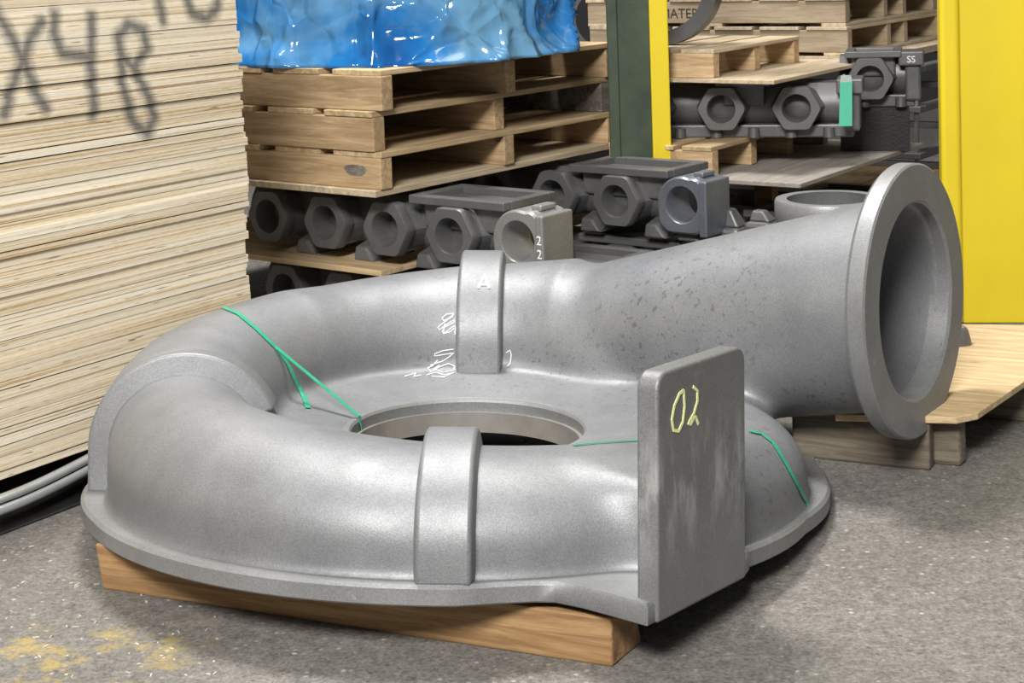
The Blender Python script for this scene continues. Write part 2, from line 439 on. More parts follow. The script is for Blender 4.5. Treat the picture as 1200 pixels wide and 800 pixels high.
SP, SQ = surface_nets(volute_sdf, (-.86, -.95, -.02), (1.10, 1.0, .64), .0072)
SP = relax(SP, SQ, 2, .5)
me = bpy.data.meshes.new('scroll_body'); me.from_pydata(SP.tolist(), [], SQ.tolist())
me.polygons.foreach_set('use_smooth', [True] * len(me.polygons)); me.materials.append(M['cast'])
body = bpy.data.objects.new('scroll_body', me); COL.objects.link(body); body.parent = volute
BODY_BVH = BVHTree.FromPolygons([tuple(p) for p in SP], [tuple(q) for q in SQ])

# base flange
def base_flange():
    rings = []
    for phi in sorted(set(list(np.arange(-180, 180, 2.5)) + [-70.6, -70.0, -46.9])):
        Ro = float(flange_R(phi)); c_, s_ = math.cos(math.radians(phi)), math.sin(math.radians(phi))
        wb = max(0.0, wclip(Ro * c_, Ro * s_), wclip(.5 * c_, .5 * s_)); wt = max(.034, wb + .004)
        if -76 < phi < -46: wt = .034
        if 17 < phi < 172 and wt > .035: Ro = min(Ro, .70)
        rings.append([(r * c_, r * s_, z) for r, z in ((.45, wb), (Ro - .003, wb), (Ro, wb + .003), (Ro, wt - .006), (Ro - .006, wt), (.45, wt))])
    MB().loft(rings, wrap=True).build('base_flange', M['cast_edge'], volute, auto=40)
base_flange()

RIB_BVH = []
def rib(phi, width, off):
    th = (PHI0 - phi) % 360
    c, a, b, wc = [float(x) for x in sect(min(th, 207.0) if 200 < th < 220 else th)]
    pts = [(c + a, .031, 1, 0), (c + a, (wc + .031) / 2, 1, 0)]
    for i in range(0, 49):
        t = math.pi * i / 48; z = wc + b * math.sin(t); r = c + a * math.cos(t)
        nx, nz = math.cos(t) / a, math.sin(t) / b; l = math.hypot(nx, nz)
        if i > 24 and z < .172: break
        pts.append((r, z, nx / l, nz / l))
    if pts[-1][1] > .185: pts.append((c - a, .166, -1, 0))
    dr = Vector((math.cos(math.radians(phi)), math.sin(math.radians(phi)), 0)); tg = Vector((-dr.y, dr.x, 0))
    rings = []
    for r, z, nx, nz in pts:
        o = dr * (r + nx * off) + Vector((0, 0, z + nz * off)); i_ = dr * (r - nx * .012) + Vector((0, 0, z - nz * .012))
        h = width / 2; h2 = h + .008
        rings.append([o - tg * h, o + tg * h, i_ + tg * h2, i_ - tg * h2])
    m = MB().loft(rings)
    RIB_BVH.append(BVHTree.FromPolygons([tuple(p) for p in m.v], m.f))
    return m.build('rib', M['cast'], volute, bevel=.006, seg=3, auto=50)
rib(-91.5, .088, .030); rib(184.0, .085, .042); back_rib = rib(88.0, .098, .034)

# foot plate, with rounded corners, parallel to the outlet flange
def rounded_rect(x0, x1, y0, y1, r, bottom=True, seg=6):
    pts = []
    for cx, cy, a0 in ((x1 - r, y1 - r, 0), (x0 + r, y1 - r, 90)):
        pts += [(cx + r * math.cos(math.radians(a0 + 90 * i / seg)), cy + r * math.sin(math.radians(a0 + 90 * i / seg))) for i in range(seg + 1)]
    if bottom: pts += [(x0, y0), (x1, y0)]
    else:
        for cx, cy, a0 in ((x0 + r, y0 + r, 180), (x1 - r, y0 + r, 270)):
            pts += [(cx + r * math.cos(math.radians(a0 + 90 * i / seg)), cy + r * math.sin(math.radians(a0 + 90 * i / seg))) for i in range(seg + 1)]
    return pts
def ns(n, s, w): return (NV[0] * n + SV[0] * s, NV[1] * n + SV[1] * s, w)
poly = [(s, w + .03 * (s + .36)) if w > .1 else (s, w) for s, w in rounded_rect(-.509, -.208, 0.0, .386, .028)]
foot_plate = MB().prism(poly, lambda p, t: ns(t, p[0], p[1]), .690, PLATE_N).build('foot_plate', M['cast_plate'], volute, bevel=.005, seg=3, auto=40)

# outlet flange
def outlet_flange():
    cn, cs_, cw = FLC; Ro, Ri = .287, .204
    prof = [(Ri, -.05), (Ro - .035, -.05), (Ro - .006, -.043), (Ro, -.035), (Ro, -.004), (Ro - .004, 0), (Ri + .006, 0), (Ri, -.006)]
    rings = []
    for i in range(120):
        t = 2 * math.pi * i / 120
        rings.append([ns(cn + d, cs_ + r * math.cos(t), cw + r * math.sin(t)) for r, d in prof])
    MB().loft(rings, wrap=True).build('outlet_flange', M['cast_edge'], volute, auto=35)
outlet_flange()

# eye ring: raised lip and the machined bore below it
def lathe_part(name, prof, mat, parent, n=120, c=(0, 0, 0), auto=35):
    rings = [[(c[0] + r * math.cos(2 * math.pi * i / n), c[1] + r * math.sin(2 * math.pi * i / n), c[2] + z) for r, z in prof] for i in range(n)]
    return MB().loft(rings, wrap=True).build(name, mat, parent, auto=auto)
for nm, pf, mt in (('eye_lip', [(.236, .128), (.236, .150), (.240, .155), (.252, .1545), (.252, .128)], 'cast_edge'), ('eye_bore_ring', [(.228, .086), (.228, .130), (.25, .130), (.25, .086)], 'bare')):
    o = lathe_part(nm, pf, M[mt], volute); o.location = (0, 0, -.012); o.rotation_euler = (math.atan(.06), 0, 0)

def cast_px(x, y, lift=0.0015):
    """a point on the casting's skin seen at pixel x, y (casting coordinates) and its normal"""
    o = to_cast(CAM_POS); d = CINV[:3, :3] @ ray(x, y); d /= np.linalg.norm(d)
    hits = [h for h in (t.ray_cast(Vector(o), Vector(d)) for t in [BODY_BVH] + RIB_BVH) if h[0] is not None]
    if not hits: return None
    hit = min(hits, key=lambda h: h[3])
    nn = hit[1] if hit[1].dot(Vector(d)) < 0 else -hit[1]
    return hit[0] + nn * lift, nn
def plate_px(x, y):
    nw = AXC.T @ np.array([NV[0], NV[1], 0]); q = to_cast(onplane(x, y, from_cast(ns(PLATE_N, -.35, .2)), nw))
    return Vector(q)
def dense(pts, step=2.0):
    out = []
    for (a, b), (c, d) in zip(pts, pts[1:]):
        n = max(1, int(math.hypot(c - a, d - b) / step))
        out += [(a + (c - a) * i / n, b + (d - b) * i / n) for i in range(n)]
    return out + [pts[-1]]
nP = Vector((NV[0], NV[1], 0))
for nm, st in (('chalk_digit', [(801, 457), (796, 461), (790, 475), (787, 492), (789, 504), (795, 505), (800, 494), (802, 476), (801, 457)]),
               ('chalk_digit', [(812, 453), (817, 458), (817, 470), (813, 484), (808, 493), (806, 496), (809, 497), (813, 489), (815, 488), (818, 497)])):
    pts = [plate_px(*p) for p in dense(st, 3)]
    o = ribbon(pts, [nP] * len(pts), .0050, .0012, nm, M['chalk_y'], foot_plate); o['label'] = 'yellow chalk numeral on the grey plate'
def chalk(name, strokes, wid=.0035, mat='chalk_w', label=None):
    for st in strokes:
        hp = [h for h in (cast_px(*p, lift=.0005) for p in dense(st, 2.5)) if h]
        if len(hp) > 2:
            o = ribbon([h[0] for h in hp], [h[1] for h in hp], wid, .0012, name, M[mat], volute)
            if label: o['label'] = label
def zoomed(st, ox=500, oy=290, k=4.71): return [(ox + x / k, oy + y / k) for x, y in st]
chalk('chalk_scribble', [zoomed(q) for q in (
    [(150, 365), (110, 368), (85, 390), (95, 405), (140, 385), (148, 368), (120, 395), (80, 425), (62, 440), (70, 455), (110, 425), (150, 400), (155, 412), (100, 440), (85, 462), (100, 470), (140, 440), (158, 430), (156, 480)],
    [(100, 420), (90, 475), (130, 465), (150, 445)],
    [(148, 560), (90, 568), (45, 585), (42, 598), (90, 590), (150, 580), (120, 605), (90, 625), (20, 650)],
    [(60, 620), (30, 655), (5, 665), (25, 690), (70, 660), (120, 640), (155, 655), (148, 680), (90, 690), (40, 672), (70, 650)],
    [(0, 705), (50, 690), (100, 705), (155, 690), (100, 715), (30, 712)],
    [(-120, 712), (-60, 695), (-70, 715), (-30, 705)],
    [(440, 580), (460, 565), (468, 590), (462, 640), (445, 655)])], .0022, label='white chalk scribble')
chalk('chalk_letter', [zoomed([(285, 225), (318, 150), (345, 225)]), zoomed([(298, 205), (335, 205)])], .006, label='white painted letter A on the rib')

# bolt slot boss on the flange, right of the foot plate
bp = onplane(893, 613, from_cast((0, 0, .034)), AXC[2]); bq = to_cast(bp)
lathe_part('bolt_boss', [(.016, .0), (.016, .010), (.026, .010), (.030, .0)], M['cast_edge'], volute, 24, (bq[0], bq[1], .033), 60)

# ------------------------------------------------------------------ green straps
def strap(points, label):
    pts = [Vector(from_cast(p)) for p, n in points]; nr = [Vector(AXC.T @ np.array(n)) for p, n in points]
    return pts, nr
def skin_line(px):
    return [h for h in (cast_px(*p, lift=.002) for p in dense(px, 6)) if h]
s1 = skin_line([(250, 362), (262, 361), (280, 369), (300, 386), (322, 407)])
rimL = Vector((-.236 * math.cos(.28), .236 * math.sin(.28), .151))
q0 = s1[-1][0]
air = [(q0.lerp(rimL, i / 6), s1[-1][1].lerp(Vector((0, 0, 1)), i / 6)) for i in range(1, 7)]
down = [(rimL + Vector((.004, 0, -.02)), Vector((1, 0, .2))), (rimL + Vector((.006, 0, -.05)), Vector((1, 0, 0)))]
p_, n_ = strap(s1 + air + down, '')
base = empty('strapping_band', p_[0])
def in_local(pp): return [p - Vector(p_[0]) for p in pp]
ribbon(in_local(p_), n_, .011, .0012, 'band', M['strap'], base)
tl = [s1[-1][0], *[q0.lerp(rimL, f) + Vector((0.0, -.012, -.01)) for f in (.12,)]]
tpx = skin_line([(336, 425), (346, 447), (356, 466), (361, 479)])
tp, tn = strap([(s1[-1][0], s1[-1][1])] + tpx, '')
ribbon(in_local(tp), tn, .011, .0012, 'loose_end', M['strap'], base)
tag(base, 'green strapping band over the spiral tube down to the eye, with loose tail', 'strap')
def skin_strap(px, label, width=.011):
    h = skin_line(px); p, n = strap(h, '')
    b = empty('strapping_band', p[0]); ribbon([x - p[0] for x in p], n, width, .0012, 'band', M['strap'], b)
    tag(b, label, 'strap')
skin_strap([(672, 523), (700, 520), (748, 517)], 'short piece of green strapping flat on the inner floor beside the eye', .008)
skin_strap([(878, 506), (892, 509), (906, 520), (918, 540), (932, 565), (946, 592), (951, 600), (952, 611)], 'green strapping band over the small tube right of the numbered plate')

# ------------------------------------------------------------------ timber under the casting
lA, lB = onz(120, 690, 0), onz(718, 782, 0)
ang = math.atan2(lB[1] - lA[1], lB[0] - lA[0]); LL = float(np.linalg.norm(lB - lA))
t = empty('timber', tuple(lA), ang); tag(t, 'light brown squared timber under the front of the spiral casting', 'timber')
beam = MB().quadbox([(0, 0, 0), (LL, 0, 0), (LL + .012, .105, 0), (0, .105, 0), (-.012, 0, .084), (LL, 0, .080), (LL + .006, .095, .072), (0, .095, .074)]).build('beam', M['lumber'], t, bevel=.004)
for x in (.05, .30, .62, .80):
    lathe_part('nail', [(0.001, 0), (.004, 0), (.004, .002), (.001, .002)], M['black'], beam, 8, (x, .02, .0835))
t2p = from_cast((.02, .20, 0))
t = empty('board', (float(t2p[0]), float(t2p[1]), 0), math.radians(-12)); tag(t, 'rough brown board lying on the floor beneath the eye hole', 'board')
MB().box(-.28, .30, -.06, .06, 0, .02).build('plank', M['lumber'], t, bevel=.003)

# ------------------------------------------------------------------ plywood sheet stack (left)
SF = onz(50, 605, 0) - GX * 0.03         # foot of the stack face
def graffiti_mat():
    t = NT('plywood_sheet_edges'); c = t.obj(); pos = t.pos()
    sp = t.n.new('ShaderNodeSeparateXYZ'); t.link(c, sp.inputs[0])
    r = t.rnd()
    cmb = t.n.new('ShaderNodeCombineXYZ'); t.link(t.math('MULTIPLY', r, 9.0), cmb.inputs[0]); t.link(t.math('MULTIPLY', r, 31.0), cmb.inputs[1]); t.link(t.math('MULTIPLY', r, 3.0), cmb.inputs[2])
    ad = t.n.new('ShaderNodeVectorMath'); ad.operation = 'ADD'; t.link(c, ad.inputs[0]); t.link(cmb.outputs[0], ad.inputs[1]); c2 = ad.outputs[0]
    # plies: bands through the thickness
    pl = t.tex('ShaderNodeTexNoise', c2, 1.0, (1.0, 1.1, 300.0), Detail=2.0)
    fine = t.tex('ShaderNodeTexNoise', c2, 1.0, (60.0, 45.0, 420.0), Detail=4.0, Roughness=0.7)
    col = t.ramp(pl.outputs[0], [(0.29, (0.46, 0.31, 0.15)), (0.40, (0.74, 0.61, 0.42)), (0.53, (0.87, 0.79, 0.64)), (0.72, (0.94, 0.89, 0.80))])
    col = t.mix(0.6, col, t.ramp(fine.outputs[0], [(0.30, (0.26, 0.24, 0.20)), (0.6, (0.66, 0.66, 0.66))]), 'OVERLAY')
    gap = t.tex('ShaderNodeTexNoise', c2, 1.0, (9.0, 11.0, 230.0), Detail=2.0)
    col = t.mix(t.ramp(gap.outputs[0], [(0.685, (0, 0, 0)), (0.73, (0.8, 0.8, 0.8))]), col, (0.12, 0.075, 0.035))
    col = t.mix(1.0, col, t.ramp(r, [(0, (0.84, 0.80, 0.74)), (1, (1, 1, 1))]), 'MULTIPLY')
    # spray paint strokes, in (along, up) metres on the stack face
    rel = t.n.new('ShaderNodeVectorMath'); rel.operation = 'SUBTRACT'; t.link(pos, rel.inputs[0]); rel.inputs[1].default_value = tuple(SF)
    dot = t.n.new('ShaderNodeVectorMath'); dot.operation = 'DOT_PRODUCT'; t.link(rel.outputs[0], dot.inputs[0]); dot.inputs[1].default_value = tuple(GY)
    sz = t.n.new('ShaderNodeSeparateXYZ'); t.link(pos, sz.inputs[0])
    p2 = t.n.new('ShaderNodeCombineXYZ'); t.link(dot.outputs['Value'], p2.inputs[0]); t.link(sz.outputs[2], p2.inputs[1])
    wob = t.tex('ShaderNodeTexNoise', pos, 40.0, Detail=3.0)
    k = 2.58
    strokes = [[(-25, 15), (30, 110), (70, 190), (110, 290), (132, 325)], [(122, 68), (88, 115), (60, 190), (32, 262), (8, 345)],
               [(165, 45), (158, 105), (184, 162), (270, 172)], [(274, 50), (270, 200), (280, 345)],
               [(385, 74), (428, 90), (440, 145), (400, 205), (362, 170), (352, 112), (385, 74)],
               [(362, 175), (366, 260), (398, 365), (440, 405), (466, 355), (440, 285), (402, 208)],
               [(476, -20), (490, 62)], [(562, -20), (578, 42), (620, 56), (652, 28), (662, -20)]]
    best = None
    for st in strokes:
        P = []
        for x, y in st:
            q = onplane(x / k, y / k, SF, GX); P.append((float((q - SF) @ GY), float(q[2])))
        for a, b in zip(P, P[1:]):
            pa = t.n.new('ShaderNodeVectorMath'); pa.operation = 'SUBTRACT'; t.link(p2.outputs[0], pa.inputs[0]); pa.inputs[1].default_value = (a[0], a[1], 0)
            ba = (b[0] - a[0], b[1] - a[1], 0); bb = ba[0]**2 + ba[1]**2
            dt = t.n.new('ShaderNodeVectorMath'); dt.operation = 'DOT_PRODUCT'; t.link(pa.outputs[0], dt.inputs[0]); dt.inputs[1].default_value = tuple(x / bb for x in ba)
            h = t.math('MAXIMUM', t.math('MINIMUM', dt.outputs['Value'], 1.0), 0.0)
            sc = t.n.new('ShaderNodeVectorMath'); sc.operation = 'SCALE'; sc.inputs[0].default_value = ba; t.link(h, sc.inputs['Scale'])
            di = t.n.new('ShaderNodeVectorMath'); di.operation = 'DISTANCE'; t.link(pa.outputs[0], di.inputs[0]); t.link(sc.outputs[0], di.inputs[1])
            best = di.outputs['Value'] if best is None else t.math('MINIMUM', best, di.outputs['Value'])
    best = t.math('ADD', best, t.math('MULTIPLY', t.math('SUBTRACT', wob.outputs[0], 0.5), 0.012))
    f = t.ramp(best, [(0.004, (0.78, 0.78, 0.78)), (0.025, (0, 0, 0))])
    col = t.mix(f, col, (0.05, 0.06, 0.075))
    t.base(col); t.set(Roughness=0.8)
    t.bump(fine.outputs[0], 0.35, 0.003)
    return t.m
M['sheets'] = graffiti_mat()
def sheet_stack():
    z = 0.094; i = 0; rnd = random.Random(3)
    meshes = {}
    for t in (.012, .0155, .018, .019):
        o = MB().box(-1.22, 0, -2.44, 0, 0, t).build('plywood_sheet', M['sheets'])
        meshes[t] = o.data; bpy.data.objects.remove(o)
    lean = 0.0; n_total = 0
    while z < 1.17:
        t = rnd.choices((.012, .0155, .018, .019), (1, 2, 5, 3))[0]
        o = bpy.data.objects.new('plywood_sheet', meshes[t]); COL.objects.link(o)
        upper = z > .535
        end = .668 + (.012 if upper else 0) - max(0, z - .62) * .035 + rnd.uniform(-.006, .006)
        fx = rnd.uniform(-.004, .003) + (.004 if upper else 0)
        p = SF + GY * end + GX * fx
        o.location = (p[0], p[1], z); o.rotation_euler = (0, 0, GA + rnd.uniform(-.0015, .0015))
        tag(o, 'pale plywood sheet in the tall stack at the left, edge toward us', 'plywood sheet', 'plywood sheets stacked at the left')
        z += t + rnd.choice((.0004, .0006, .001, .0014, .003)); n_total += 1
        if .53 < z - t < .555: o['label'] = 'plywood sheet at the step halfway up the left stack, jutting past those below'
        if i == 0: o['label'] = 'lowest plywood sheet of the tall left stack, just above the metal rail'
        i += 1
sheet_stack()
# black skid, rail and plastic strip beneath the stack
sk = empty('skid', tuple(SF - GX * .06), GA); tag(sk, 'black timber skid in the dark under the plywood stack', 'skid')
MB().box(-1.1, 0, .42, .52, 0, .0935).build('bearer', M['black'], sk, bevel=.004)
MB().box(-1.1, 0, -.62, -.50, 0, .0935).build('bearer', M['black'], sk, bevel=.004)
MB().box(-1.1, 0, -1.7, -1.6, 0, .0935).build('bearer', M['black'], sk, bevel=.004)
def tube_path(name, pts, ry, rz, mat, parent=None, n=12):
    rings = []
    for i, p in enumerate(pts):
        p = Vector(p); tg = (Vector(pts[min(i + 1, len(pts) - 1)]) - Vector(pts[max(i - 1, 0)])).normalized()
        side = tg.cross(Vector((0, 0, 1))).normalized(); up = side.cross(tg)
        rings.append([p + side * ry * math.cos(2 * math.pi * j / n) + up * rz * math.sin(2 * math.pi * j / n) for j in range(n)])
    return MB().loft(rings).build(name, mat, parent, smooth=True)
rl = empty('steel_rail', tuple(SF), GA); tag(rl, 'curved bare steel rail along the bottom of the plywood stack', 'rail')
def smooth_pts(ctrl, n=10):
    out = []
    for i in range(len(ctrl) - 1):
        p0, p1, p2, p3 = (Vector(ctrl[max(0, min(len(ctrl) - 1, i + k))]) for k in (-1, 0, 1, 2))
        for j in range(n):
            t = j / n; out.append(0.5 * ((2 * p1) + (-p0 + p2) * t + (2 * p0 - 5 * p1 + 4 * p2 - p3) * t * t + (-p0 + 3 * p1 - 3 * p2 + p3) * t**3))
    return out + [Vector(ctrl[-1])]
path = smooth_pts([(.035, -1.2, .070), (.035, -.5, .070), (.035, -.14, .070), (.028, -.02, .070), (.012, .10, .074), (-.012, .22, .079), (-.05, .34, .081)])
tube_path('rail_tube', path, .012, .009, M['steel'], rl)
path2 = [p + Vector((.008, 0, -.020)) for p in path]
tube_path('rail_lip', path2, .008, .010, M['steel'], rl)
for y in (-.45, .36, -1.1):
    MB().box(-.09 if y > 0 else .02, -.07 if y > 0 else .04, y - .02, y + .02, 0, .06).build('rail_post', M['black'], rl)
pb = empty('plastic_sheet', tuple(SF), GA); tag(pb, 'black plastic sheet crumpled on the floor below the steel rail', 'plastic sheet')
b = MB(); NX, NY = 8, 40
for j in range(NY + 1):
    for i in range(NX + 1):
        y = -.8 + 1.1 * j / NY; x = -.055 + .10 * i / NX
        b.v.append((x, y, .003 + .022 * abs(mnoise.noise(Vector((x * 22, y * 9, 1)))) * (1 - i / NX) + .030 * (1 - i / NX)**2))
for j in range(NY):
    for i in range(NX):
        a = j * (NX + 1) + i; b.f.append((a, a + 1, a + NX + 2, a + NX + 1))
o = b.build('film', M['black'], pb, smooth=True); md = o.modifiers.new('solid', 'SOLIDIFY'); md.thickness = .002; md.offset = 1

# ------------------------------------------------------------------ skids / pallets
def skid(name, loc, rz, lx, ly, sh=.085, sw=.042, deck=.015, nb=6, gap=.03, mats=('pallet_x', 'pallet_y'), old=(), rows=(0, .5, 1), bottom=0, seed=1, label='', cat='pallet', group=None):
    """stringers along local x (x from -lx to 0), deck boards across"""
    rnd = random.Random(seed)
    r = empty(name, loc, rz); tag(r, label, cat, group)
    z0 = 0.0
    if bottom:
        for k in range(3):
            x1 = -(lx - .1) * k / 2; MB().box(x1 - .1, x1, 0, ly, 0, deck).build('bottom_board', M[mats[1]], r, bevel=.002)
        z0 = deck
    for i, f in enumerate(rows):
        y = (ly - sw) * f
        MB().box(-lx, 0 if i == 0 else rnd.uniform(-.012, .004), y, y + sw, z0, z0 + sh).build('stringer', M['pallet_old' if ('s', i) in old else mats[0]], r, bevel=.003)
    bw = (lx - gap * (nb - 1)) / nb
    for k in range(nb):
        x1 = -k * (bw + gap) + rnd.uniform(-.004, .004)
        MB().box(x1 - bw, x1, rnd.uniform(-.012, .003), ly + rnd.uniform(-.004, .01), z0 + sh, z0 + sh + deck).build('deck_board', M['pallet_old' if ('d', k) in old else mats[1]], r, bevel=.002)
    return r
def ply_board(name, loc, rz, x0, x1, y0, y1, t, mat, label, cut=0):
    r = empty(name, loc, rz); tag(r, label, 'plywood board')
    if cut:
        poly = [(x0, y0), (x1 - cut, y0), (x1, y0 + cut), (x1, y1), (x0, y1)]
        MB().prism(poly, lambda p, z: (p[0], p[1], z), 0, t).build('panel', mat, r, bevel=.0015)
    else: MB().box(x0, x1, y0, y1, 0, t).build('panel', mat, r, bevel=.0015)
    return r

# ---- hex-port manifold castings
def manifold(loc, rz, label, mats=('iron', 'iron'), xs=(-.42, -.21, 0, .21), ring=.42, x0=-.55, pitch=.21, frame=(.07, .37), end=True, group=None, rh=.078, base='feet'):
    r = empty('manifold_casting', loc, rz); tag(r, label, 'casting', group)
    x1 = ring + .06
    # body: round-backed trough
    prof = []
    for i in range(13):
        a = math.radians(150 + 240 * i / 12); prof.append((.130 + .068 * math.cos(a), .098 + .068 * math.sin(a)))
    prof += [(.19, .165), (.09, .165)]
    MB().prism(prof, lambda p, x: (x, p[0], p[1]), x0, x1 - .12).build('body', M[mats[0]], r, auto=35)
    def boss(cx, rad, hexa, mat, hole, name, yb=.085, yf=0.0, cz=.095):
        n = 48; outer, outerb, inner = [], [], []
        for i in range(n):
            a = 2 * math.pi * i / n
            if hexa:
                m = (a % (math.pi / 3)) - math.pi / 6; ro = min(rad * math.cos(math.pi / 6) / math.cos(m), rad * .965)
            else: ro = rad
            outer.append((cx + ro * math.cos(a), cz + ro * math.sin(a))); inner.append((cx + hole * math.cos(a), cz + hole * math.sin(a)))
            q = 1.42 if hexa else 1.0
            outerb.append((cx + ro * q * math.cos(a), cz + ro * math.sin(a) * .80))
        f = lambda pts, y, s=1.0: [(cx + (x - cx) * s, y, cz + (z - cz) * s) for x, z in pts]
        rings = [f(inner, yf + .10, .9), f(inner, yf + .006), f(inner, yf, 1.06), f(outer, yf, .96), f(outer, yf + .005), f(outer, yf + .030), f(outer, yf + .034, .93), f(outerb, yb + .025)]
        MB().loft(rings, caps=False).build(name, M[mat], r, auto=32)
    for cx in xs:
        boss(cx, rh, True, mats[0], .042, 'port_boss')
    if end:
        # end block with a through hole and rounded face
        n = 40; rings = []
        for y, s in ((.0, .93), (.006, 1.0), (.11, 1.0)):
            rg = []
            for i in range(n):
                a = 2 * math.pi * i / n; k = max(abs(math.cos(a)), abs(math.sin(a))); sq = .074 / k
                rr = .076 if math.sin(a) > -.2 and math.cos(a) < .4 else min(sq, .086)
                rg.append((ring + rr * s * math.cos(a), y, .098 + rr * s * math.sin(a)))
            rings.append(rg)
        hole = [[(ring + .047 * math.cos(2 * math.pi * i / n), y, .1 + .047 * math.sin(2 * math.pi * i / n)) for i in range(n)] for y in (.11, .004)]
        lip = [(ring + .05 * math.cos(2 * math.pi * i / n), 0, .1 + .05 * math.sin(2 * math.pi * i / n)) for i in range(n)]
        MB().loft([hole[0], hole[1], lip] + rings + [hole[0]], caps=False).build('end_block', M[mats[1]], r, auto=40)
        MB().box(ring + .055, ring + .078, -.004, .115, .02, .165).build('end_rib', M[mats[1]], r, bevel=.004)
        MB().box(ring + .02, ring + .05, .03, .09, .17, .183).build('lug', M[mats[1]], r, bevel=.004)
    # rectangular top frame
    fa, fb = frame
    fr = MB(); y0, y1, z0, z1 = .015, .22, .163, .184
    for (a, b_, c, d) in ((fa, fb, y0, y0 + .03), (fa, fb, y1 - .03, y1), (fa, fa + .03, y0 + .03, y1 - .03), (fb - .03, fb, y0 + .03, y1 - .03)): fr.box(a, b_, c, d, z0, z1)
    fr.build('top_frame', M[mats[0]], r, bevel=.003)
    MB().box(fa + .02, fb - .02, .05, .19, .10, .166).build('frame_neck', M[mats[0]], r, bevel=.006)
    # feet
    if base == 'rail':
        MB().box(x0, x1 - .12, .05, .20, 0, .040).build('base_rail', M[mats[0]], r, bevel=.005)
        for cx in np.arange(x0 + .08, x1 - .16, .115):
            lathe_part('bolt_pad', [(.001, 0), (.019, 0), (.017, .03), (.001, .03)], M[mats[0]], r, 14, (float(cx), .042, .002))
        MB().box(x1 - .15, x1 - .10, .035, .16, .02, .178).build('end_column', M[mats[0]], r, bevel=.008)
        MB().box(x1 - .17, x1 - .09, .02, .16, .135, .181).build('end_cap', M[mats[0]], r, bevel=.005)
    for cx in ([(a + b_) / 2 for a, b_ in zip(xs, xs[1:])] + [xs[-1] + pitch * .5, ring] if base == 'feet' else []):
        MB().quadbox([(cx - .035, .03, 0), (cx + .035, .03, 0), (cx + .035, .19, 0), (cx - .035, .19, 0), (cx - .033, .036, .034), (cx + .0, .036, .034), (cx + .03, .18, .075), (cx - .03, .18, .075)]).build('foot', M[mats[0]], r, bevel=.005)
    return r

# ------------------------------------------------------------------ left pile
S1 = 1.09
K = atd(440, 230, 4.0 * S1)
RZ1 = math.radians(-38.5)
X1 = np.array([math.cos(RZ1), math.sin(RZ1), 0]); Y1 = np.array([-math.sin(RZ1), math.cos(RZ1), 0])
def pile1(x, y, z): return tuple(np.array([K[0], K[1], 0]) + (X1 * x + Y1 * y) * S1 + np.array([0, 0, CAM_H - (CAM_H - z) * S1]))
def scaled(o): o.scale = (S1, S1, S1); return o
zlow = .1525; hb = CAM_H - (CAM_H - zlow) * S1
for x, lab in ((-.42, 'left dark bearer on the floor under the lower grey castings'), (.30, 'right dark bearer on the floor under the lower grey castings')):
    p = pile1(x, .08, 0); t = empty('bearer', (p[0], p[1], 0), RZ1); tag(t, lab, 'timber')
    MB().box(-.05, .05, 0, 1.0, 0, hb).build('beam', M['lumber_grey'], t, bevel=.003)
for y, lab in ((.10, 'grey casting in the lowest layer below the first hex-port casting'), (.42, 'grey casting in the lowest layer, its top frame showing behind the spiral tube'), (.74, 'grey casting in the lowest layer below the blue-tinted casting')):
    scaled(manifold(pile1(-.02, y, zlow), RZ1, lab, xs=(-.42, -.21, 0, .21), ring=.42, end=False, frame=(.07, .40)))
scaled(ply_board('plywood_board', pile1(0, 0, .338), RZ1, -.95, -.02, .03, 1.02, .014, M['ply'], 'plywood board beneath the row of hex-port castings'))
ZM = .352
# ports' front plane lies at the local y given
mf1 = manifold(pile1(-.045, .075, ZM), RZ1, 'grey casting with hexagonal ports under the pallets, bright end block nearest us', ('iron', 'iron_light'))
mf2 = manifold(pile1(.015, .685, ZM), RZ1, 'dark grey hex-port casting with blue-tinted end block before the green column', ('iron', 'iron_blue'), frame=(.05, .37))
for k_, ch in enumerate('22S'):
    text_part('painted_mark', ch, .030, (.4865, -.0045, .098 - .032 * k_), (math.pi / 2, 0, 0), M['chalk_w'], mf1, 'white painted character')
scaled(mf1); scaled(mf2)
scaled(ply_board('plywood_board', pile1(0, 0, .539), RZ1, -1.25, 0, 0, 1.05, .016, M['pale_y'], 'splintered plywood board directly under the three stacked pallets'))
zz = .555
PL = [('bottom pallet of the three under the blue plastic, with a grey knot', 'x', {}, (0.07, .005)), ('middle pallet of the three under the blue plastic, one weathered grey board', 'x', {('d', 0): 1}, (.06, .0)),
      ('top pallet of the three, carrying the blue plastic wrapped load', 'x', {}, (.075, .01))]
for i, (lab, a, old, (dx, dy)) in enumerate(PL):
    scaled(skid('pallet', pile1(-.01 + (dx - .06) * 1.5, .012 + dy, zz), RZ1, 1.2, 1.0, sh=.085 if i else .078, deck=.0145, seed=20 + i, label=lab, old={('s', 2): 1} if i == 1 else {}, nb=6, gap=.045))
    if i == 0:
        st0 = [c_ for c_ in bpy.data.objects if c_.parent and c_.parent.get('label') == lab and c_.name.startswith('stringer')][0]
        kpoly = [(-.085 + .036 * math.cos(a_) * (1 + .12 * math.sin(3 * a_)), .045 + .016 * math.sin(a_) * (1 + .15 * math.cos(2 * a_))) for a_ in [2 * math.pi * k_ / 20 for k_ in range(20)]]
        MB().prism(kpoly, lambda p, y: (p[0], y, p[1]), -.0008, .002).build('knot', M['pallet_old'], st0)
    zz += (.085 if i else .078) + .0145 + .0005

